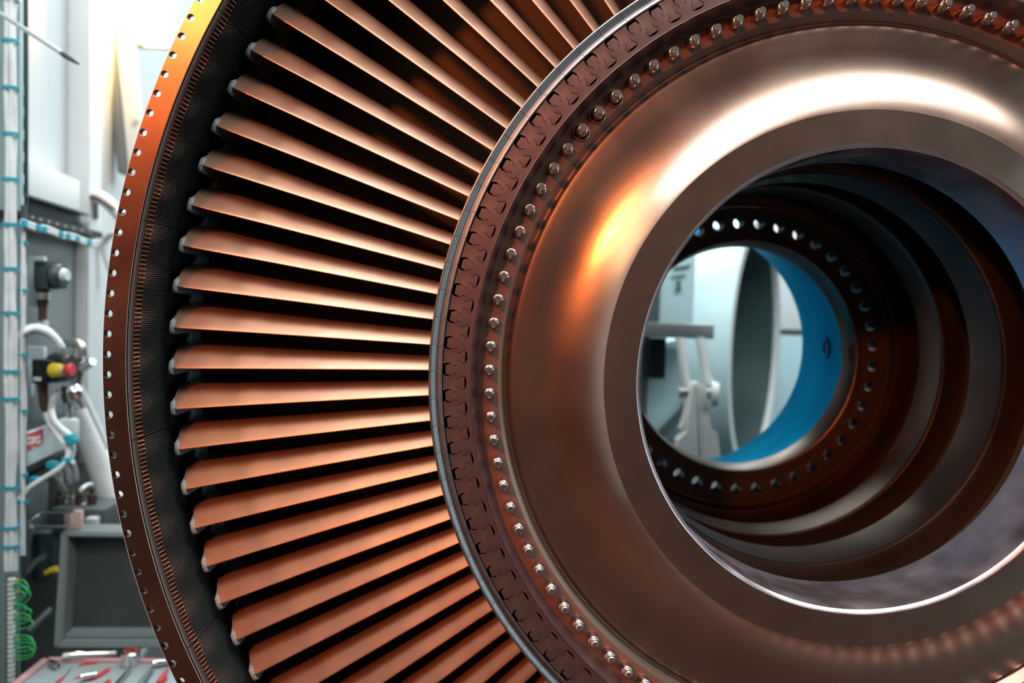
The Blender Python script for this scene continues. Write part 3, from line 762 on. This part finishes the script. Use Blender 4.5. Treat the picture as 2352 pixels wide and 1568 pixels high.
# manifold and machine block
t = thing('dark_skid', 'black machine skid standing low along the left wall', 'machine skid')
wbox('body', 61, 1096, 330, 1900, -0.025, -0.002, 'skid_dark', t, 0.004)
wbox('side_panel', 63, 1130, 112, 1320, -0.002, 0.012, 'mid_grey', t, 0.003)
DS = 0.915
t = thing('hose_manifold', 'grey manifold block with small hose fittings under the hanging leads', 'manifold')
fbox('block', 118, 1168, 238, 1240, 1.72, 0.22, 'mid_grey', t, 0.006)
fbox('cap_box', 194, 1190, 220, 1214, 1.70, 0.03, 'pale_plate', t, 0.004)
for i, (x, y, m) in enumerate(((138, 1138, 'brown_gland'), (154, 1146, 'steel'), (169, 1136, 'steel'), (184, 1130, 'brown_gland'), (190, 1152, 'steel'), (160, 1160, 'steel'), (212, 1132, 'brown_gland'))):
    ptube('fitting', [(x, y - 12, 1.76), (x, y + 2, 1.76), (x, y + 4, 1.76), (x, y + 34, 1.76)], [0.006, 0.006, 0.010, 0.010], m, t, 8, 0)
for (a, b) in (((120, 1086), (150, 1126)), ((136, 1076), (138, 1116)), ((150, 1066), (162, 1108)), ((168, 1060), (176, 1102)), ((186, 1124), (210, 1112))):
    ptube('lead', [(a[0], a[1], 1.58), ((a[0] + b[0]) / 2 + 1, (a[1] + b[1]) / 2 - 4, 1.64), (b[0], b[1], 1.70)], 0.0042, 'white_sheath', t, 8, 5)
DS = 0.945
t = thing('acrylic_holder', 'pale pink acrylic holder with thin bars above the open tool case', 'holder')
fbox('front_panel', 166, 1173, 186, 1216, 1.60, 0.012, 'pink_acrylic', t, 0.003)
fbox('rear_panel', 147, 1176, 163, 1212, 1.62, 0.010, 'pink_acrylic', t, 0.003)
ptube('bar', [(62, 1200, 1.58), (88, 1184, 1.59), (98, 1177, 1.60), (166, 1176, 1.60)], 0.0034, 'steel', t, 8, 0)
ptube('bar', [(78, 1208, 1.59), (164, 1209, 1.60)], 0.0024, 'steel', t, 8, 0)
for p, q in (((60, 1220), (72, 1208)), ((62, 1312), (80, 1290)), ((80, 1290), (106, 1274))):
    ptube('clip', [(p[0], p[1], 1.58), (q[0], q[1], 1.58)], 0.006, 'steel', t, 8, 0)
DS = 0.90
t = thing('pressure_cylinder', 'dark upright pressure cylinder left of the open tool case', 'cylinder')
ptube('barrel', [(100, 1214, 1.72), (100, 1220, 1.72), (100, 1326, 1.72), (100, 1332, 1.72)], [0.012, 0.021, 0.021, 0.018], 'dark_plastic', t, 18, 0)
ptube('end_plug', [(104, 1316, 1.68), (118, 1310, 1.68), (130, 1306, 1.68)], [0.005, 0.007, 0.007], 'yellow_plastic', t, 10, 0)
ptube('lower_rod', [(66, 1450, 1.62), (118, 1398, 1.66)], 0.008, 'mid_grey', t, 12, 0)

# ------------------------------------------------------------------ open tool case on a bench
DS = 1.0
bench_z = px(200, 1512, 1.42).z
t = thing('work_bench', 'dark low bench carrying the open tool case', 'bench')
_bx0, _bx1 = px(100, 1500, 1.42).x, px(520, 1500, 1.42).x
_by0, _by1 = px(200, 1500, 1.42).y - 0.30, px(200, 1500, 1.42).y + 0.06
TZ = bench_z - 0.055
MB().box((_bx0 - 0.05, _by0 - 0.02, TZ - 0.03), (_bx1, _by1, TZ), None, 0.003).build('bench_top', MT['wood_bench'], t)
for xx in (_bx0, _bx1 - 0.05):
    for yy in (_by0, _by1 - 0.05):
        MB().box((xx, yy, 0), (xx + 0.05, yy + 0.05, TZ - 0.03), None, 0.003).build('leg', MT['mid_grey'], t)
case = thing('tool_case', 'open grey plastic tool case with foam inserts on the bench', 'tool case')
a = px(116, 1498, 1.42); b = px(470, 1498, 1.42)
CX0, CX1, CYB = a.x, b.x, a.y
CZ = bench_z
MB().box((CX0 - 0.012, CYB - 0.27, TZ), (CX1, CYB, CZ - 0.010), None, 0.008).build('case_base', MT['tool_grey'], case)
# rim bars of the base
for lo, hi in (((CX0 - 0.012, CYB - 0.012, CZ - 0.012), (CX1, CYB, CZ + 0.002)), ((CX0 - 0.012, CYB - 0.27, CZ - 0.012), (CX0 + 0.004, CYB, CZ + 0.002)), ((CX0 - 0.012, CYB - 0.27, CZ - 0.012), (CX1, CYB - 0.256, CZ + 0.002))):
    MB().box(lo, hi, None, 0.003).build('base_rim', MT['pink_rim'], case)
MB().box((CX0 + 0.004, CYB - 0.256, CZ - 0.0105), (CX1 - 0.004, CYB - 0.012, CZ - 0.004), None, 0.001).build('foam_insert', MT['foam'], case)
# lid: leaning tray, hinged at the back edge
c0 = [px(138, 1222, 1.50), px(470, 1226, 1.50), px(470, 1490, 1.43), px(121, 1490, 1.43)]
def lidpt(u, v, w):
    p = c0[0].lerp(c0[1], u).lerp(c0[3].lerp(c0[2], u), v)
    return p + Vector((0, 1, 0.12)).normalized() * w
def lidbox(name, u0, u1, v0, v1, w0, w1, m):
    vs = [lidpt(u, v, w) for w in (w0, w1) for v in (v0, v1) for u in (u0, u1)]
    fs = [(0, 1, 3, 2), (4, 6, 7, 5), (0, 4, 5, 1), (2, 3, 7, 6), (0, 2, 6, 4), (1, 5, 7, 3)]
    bm = bmesh.new(); bv = [bm.verts.new(v) for v in vs]
    for f in fs: bm.faces.new([bv[i] for i in f])
    bmesh.ops.recalc_face_normals(bm, faces=bm.faces[:])
    bmesh.ops.bevel(bm, geom=bm.edges[:], offset=0.003, segments=2, affect='EDGES')
    me = bpy.data.meshes.new(name); bm.to_mesh(me); bm.free()
    return link(name, me, MT[m], case, 35)
lidbox('lid_floor', 0.0, 1.0, 0.0, 1.0, 0.040, 0.046, 'lid_inside')
lidbox('lid_rim', 0.0, 0.052, 0.0, 1.0, 0.0, 0.046, 'lid_rim')
lidbox('lid_rim', 0.948, 1.0, 0.0, 1.0, 0.0, 0.046, 'lid_rim')
lidbox('lid_rim', 0.0, 1.0, 0.0, 0.045, 0.0, 0.046, 'lid_rim')
lidbox('lid_rim', 0.0, 1.0, 0.945, 1.0, 0.0, 0.046, 'lid_rim')
lidbox('lid_ledge', 0.052, 0.948, 0.905, 0.945, 0.012, 0.040, 'lid_rim')
# tools lying in the case
def onfoam(x, y):
    """point on the foam plane seen at pixel"""
    d = px(x, y, 1.0) - CAM; tt = (CZ - 0.003 - CAM.z) / d.z; return CAM + d * tt
def slab(name, pts, h, m, parent, z=0.0):
    P = [onfoam(*p) for p in pts]; n = len(P)
    vs = [Vector((p.x, p.y, CZ - 0.004 + z)) for p in P] + [Vector((p.x, p.y, CZ - 0.004 + z + h)) for p in P]
    fs = [tuple(range(n - 1, -1, -1)), tuple(range(n, 2 * n))] + [(i, (i + 1) % n, n + (i + 1) % n, n + i) for i in range(n)]
    return MB().add(vs, fs).build(name, MT[m], parent)
for pts in ([(124, 1568), (150, 1550), (166, 1532), (158, 1540), (140, 1566)], [(178, 1530), (192, 1521), (226, 1518), (224, 1523), (196, 1526)], [(196, 1566), (220, 1560), (250, 1542), (254, 1532), (240, 1538), (214, 1556)], [(168, 1560), (186, 1556), (198, 1548), (188, 1549)], [(366, 1566), (384, 1554), (386, 1560), (376, 1568)], [(236, 1568), (252, 1558), (256, 1566), (250, 1568)]):
    slab('cutout', pts, 0.0006, 'red_foam', case, 0.0012)
t = thing('ratchet_wrench', 'chrome ratchet wrench lying across the open tool case', 'ratchet wrench')
a, b = onfoam(146, 1518), onfoam(268, 1511); a.z = b.z = CZ + 0.008
MB().tube([a, a.lerp(b, 0.35), a.lerp(b, 0.4), b], [0.0075, 0.0075, 0.005, 0.005], 12).build('handle', MT['chrome'], t, 40)
h = onfoam(300, 1522)
MB().lathe([(0.0002, 0.024), (0.014, 0.024), (0.017, 0.022), (0.018, 0.0), (0.0002, 0.0)], 24, Matrix.Translation((h.x, h.y, CZ - 0.003)) @ Matrix.Rotation(R(90), 4, 'X')).build('head', MT['chrome'], t, 35)
MB().lathe([(0.0085, 0.0), (0.0115, 0.0), (0.0115, 0.002), (0.0085, 0.002), (0.0085, 0.0)], 24, Matrix.Translation((h.x, h.y, CZ + 0.021)) @ Matrix.Rotation(R(90), 4, 'X')).build('selector_ring', MT['red_plastic'], t, 35)
MB().lathe([(0.0002, 0.004), (0.005, 0.004), (0.006, 0.0)], 8, Matrix.Translation((h.x, h.y, CZ + 0.021)) @ Matrix.Rotation(R(90), 4, 'X')).build('selector_knob', MT['chrome'], t, 35)
def socket(lx, ly, rad, ln, ang, label, name='socket'):
    t = thing(name, label, 'socket'); p = onfoam(lx, ly)
    m = Matrix.Translation((p.x, p.y, CZ - 0.003 + rad)) @ Matrix.Rotation(R(ang), 4, 'Z')
    MB().lathe([(rad * 0.55, 0.0), (rad, 0.0), (rad, ln * 0.45), (rad * 0.86, ln * 0.5), (rad * 0.86, ln), (rad * 0.5, ln), (rad * 0.5, ln * 0.7), (rad * 0.55, 0)], 16, m).build('shell', MT['chrome'], t, 35)
    MB().lathe([(0.0002, ln * 0.35), (rad * 0.56, ln * 0.35)], 12, m).build('drive_recess', MT['black_plastic'], t)
    return t
socket(134, 1536, 0.0062, 0.03, 60, 'small chrome socket at the left end of the foam insert')
socket(352, 1531, 0.0065, 0.035, -70, 'bright chrome socket right of the ratchet head')
socket(186, 1563, 0.0060, 0.025, -60, 'chrome socket near the lower front of the case')
for i, (p, q, r_, lb) in enumerate((((276, 1568), (296, 1544), 0.0050, 'bright wrench shaft just below the ratchet head'), ((330, 1568), (346, 1546), 0.0062, 'dark tool handle left of the striped pliers in the case'), ((372, 1562), (382, 1546), 0.0050, 'red striped plier handle against the casing edge'))):
    a, b = onfoam(*p), onfoam(*q); a.z = b.z = CZ - 0.003 + r_
    e = a + (a - b) * 0.8
    tg = thing('hand_tool', lb, 'hand tool')
    MB().tube([e, a, b], [r_, r_, r_ * 0.7], 12).build('handle', MT[('chrome', 'tool_grey', 'red_plastic')[i]], tg, 40)
    MB().tube([b, b + (b - a) * 0.25], r_ * 0.55, 10).build('shaft', MT['chrome'], tg, 40)

# ------------------------------------------------------------------ machinery seen through the bore
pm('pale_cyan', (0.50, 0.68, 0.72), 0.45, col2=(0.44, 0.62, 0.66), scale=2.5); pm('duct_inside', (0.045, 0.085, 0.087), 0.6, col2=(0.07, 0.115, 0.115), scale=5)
pm('rim_white', (0.80, 0.84, 0.85), 0.45); pm('print_black', (0.015, 0.02, 0.022), 0.6); pm('plate_steel', (0.42, 0.45, 0.45), 0.35, 0.8)
# large drum lying across, its mouth turned away to the right
drum = thing('exhaust_drum', 'pale cyan drum with a dark open mouth seen through the bore', 'drum')
dc = px(1742, 800, 2.62)
axd = (C_R * 0.872 - C_F * 0.490); axd.z = 0; axd.normalize()
up = Vector((0, 0, 1)); sd = up.cross(axd)
mm = Matrix.Identity(4)
for i in range(3): mm[i][0] = sd[i]; mm[i][1] = axd[i]; mm[i][2] = up[i]; mm[i][3] = dc[i]
RD = 0.47
MB().lathe([(RD, -0.55), (RD, -0.02), (RD - 0.004, 0.0)], 96, mm).build('drum_shell', MT['pale_cyan'], drum, 30)
MB().lathe([(RD - 0.004, 0.0), (RD - 0.022, 0.002), (RD - 0.044, 0.0), (RD - 0.046, -0.02)], 96, mm).build('mouth_rim', MT['rim_white'], drum, 30)
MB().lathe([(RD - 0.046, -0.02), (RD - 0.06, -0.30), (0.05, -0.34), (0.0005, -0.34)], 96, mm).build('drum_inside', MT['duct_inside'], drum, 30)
for s in (-1, 1):
    MB().box((-0.06 + s * 0.22, -0.42 , -dc.z), (0.06 + s * 0.22, -0.30, -0.40), mm, 0.004).build('foot', MT['mid_grey'], drum)
# door panel with lettering
t = thing('marked_panel', 'pale blue panel with dark stencilled markings behind the bore', 'panel')
fbox('sheet', 1380, 420, 1600, 752, 2.06, 0.015, 'pale_cyan', t, 0.003)
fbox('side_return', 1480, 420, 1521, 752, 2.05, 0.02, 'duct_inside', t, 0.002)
for (x0, x1, y, h) in ((1550, 1556, 613, 6), (1558, 1563, 612, 6), (1565, 1571, 611, 6), (1573, 1578, 610, 6), (1580, 1586, 607, 6), (1545, 1550, 632, 6), (1553, 1560, 631, 6), (1562, 1568, 630, 6), (1570, 1575, 629, 6)):
    fbox('stencil_mark', x0, y, x1, y + h, 2.0585, 0.002, 'print_black' if y < 620 else 'duct_inside', t, 0)
for (y, r_) in ((650, 5.5), (664, 6.0)):
    c = px(1559, y, 2.0585)
    MB().lathe([(r_ * 0.25 * k(2.06), 0.0), (r_ * k(2.06), 0.0), (r_ * k(2.06), 0.0015), (r_ * 0.25 * k(2.06), 0.0015)], 16, Matrix.Translation(c)).build('stencil_mark', MT['print_black'], t)
fbox('stand_foot', 1440, 752, 1470, 1900, 2.07, 0.03, 'mid_grey', t, 0.003)
# bracket with clevis and lifting arm
t = thing('clevis_bracket', 'grey steel shelf bracket with two white links above the lifting arm', 'bracket')
fbox('shelf_plate', 1440, 742, 1643, 776, 1.93, 0.10, 'plate_steel', t, 0.004)
ptube('link', [(1562, 776, 1.94), (1570, 840, 1.94), (1580, 905, 1.94), (1578, 950, 1.94), (1566, 985, 1.94)], 0.0125, 'rim_white', t, 12, 6)
ptube('link', [(1608, 776, 1.94), (1618, 840, 1.94), (1630, 890, 1.94), (1634, 915, 1.94)], 0.0125, 'rim_white', t, 12, 6)
ptube('pin', [(1560, 900, 1.945), (1650, 904, 1.92)], 0.016, 'plate_steel', t, 14, 0)
ptube('pin_cap', [(1634, 905, 1.91), (1651, 906, 1.905)], [0.036, 0.030], 'rim_white', t, 20, 0)
fbox('shelf_post', 1418, 776, 1450, 1950, 1.97, 0.05, 'plate_steel', t, 0.004)
fbox('cable_tray', 1492, 776, 1530, 870, 2.03, 0.02, 'print_black', t, 0.003)
t = thing('lifting_arm', 'broad white lifting arm rising to the clevis inside the bore view', 'arm')
def armpoly(name, pts, d, dep, m):
    P = [px(x, y, d) for x, y in pts]
    Y = sum(p.y for p in P) / len(P)
    return MB().prism([(p.x, p.z) for p in P], Y, Y + dep).build(name, MT[m], t, 30)
armpoly('arm_plate', [(1584, 892), (1590, 880), (1602, 875), (1614, 882), (1620, 900), (1632, 985), (1646, 992), (1672, 1160), (1690, 2000), (1560, 2000), (1545, 1160), (1556, 1010), (1576, 990)], 1.92, 0.04, 'rim_white')
armpoly('edge_stiffener', [(1600, 884), (1616, 890), (1632, 985), (1646, 992), (1660, 1070), (1640, 1160), (1616, 1160), (1608, 990)], 1.908, 0.010, 'white_paint')
t = thing('hopper', 'pale tapered hopper with shadow painted along its lower edge left of the lifting arm', 'hopper')
def hop(name, pts, d, dep, m):
    P = [px(x, y, d) for x, y in pts]; Y = P[0].y
    return MB().prism([(p.x, p.z) for p in P], Y, Y + dep).build(name, MT[m], t, 30)
hop('hopper_body', [(1400, 1160), (1400, 800), (1470, 800), (1562, 776), (1574, 930), (1530, 990), (1440, 1080)], 2.10, 0.10, 'pale_cyan')
hop('hopper_edge_shade', [(1586, 905), (1590, 925), (1574, 962), (1500, 1030), (1440, 1075), (1440, 1058), (1500, 1010), (1566, 940)], 2.07, 0.03, 'duct_inside')  # dark strip stands in for the shadow along the hopper's edge
fbox('hopper_leg', 1400, 1040, 1440, 1900, 2.12, 0.05, 'mid_grey', t, 0.003)
# pale machine wall and low panel farther back on the right
t = thing('sheet_wall', 'pale grey rear panel with a dark rail at the right of the bore view', 'panel')
fbox('upper_sheet', 1770, 300, 2150, 762, 3.30, 0.04, 'rim_white', t, 0.003)
fbox('rail', 1770, 762, 2150, 774, 3.27, 0.05, 'print_black', t, 0.002)
fbox('lower_sheet', 1770, 774, 2150, 1420, 3.30, 0.04, 'pale_cyan', t, 0.003)
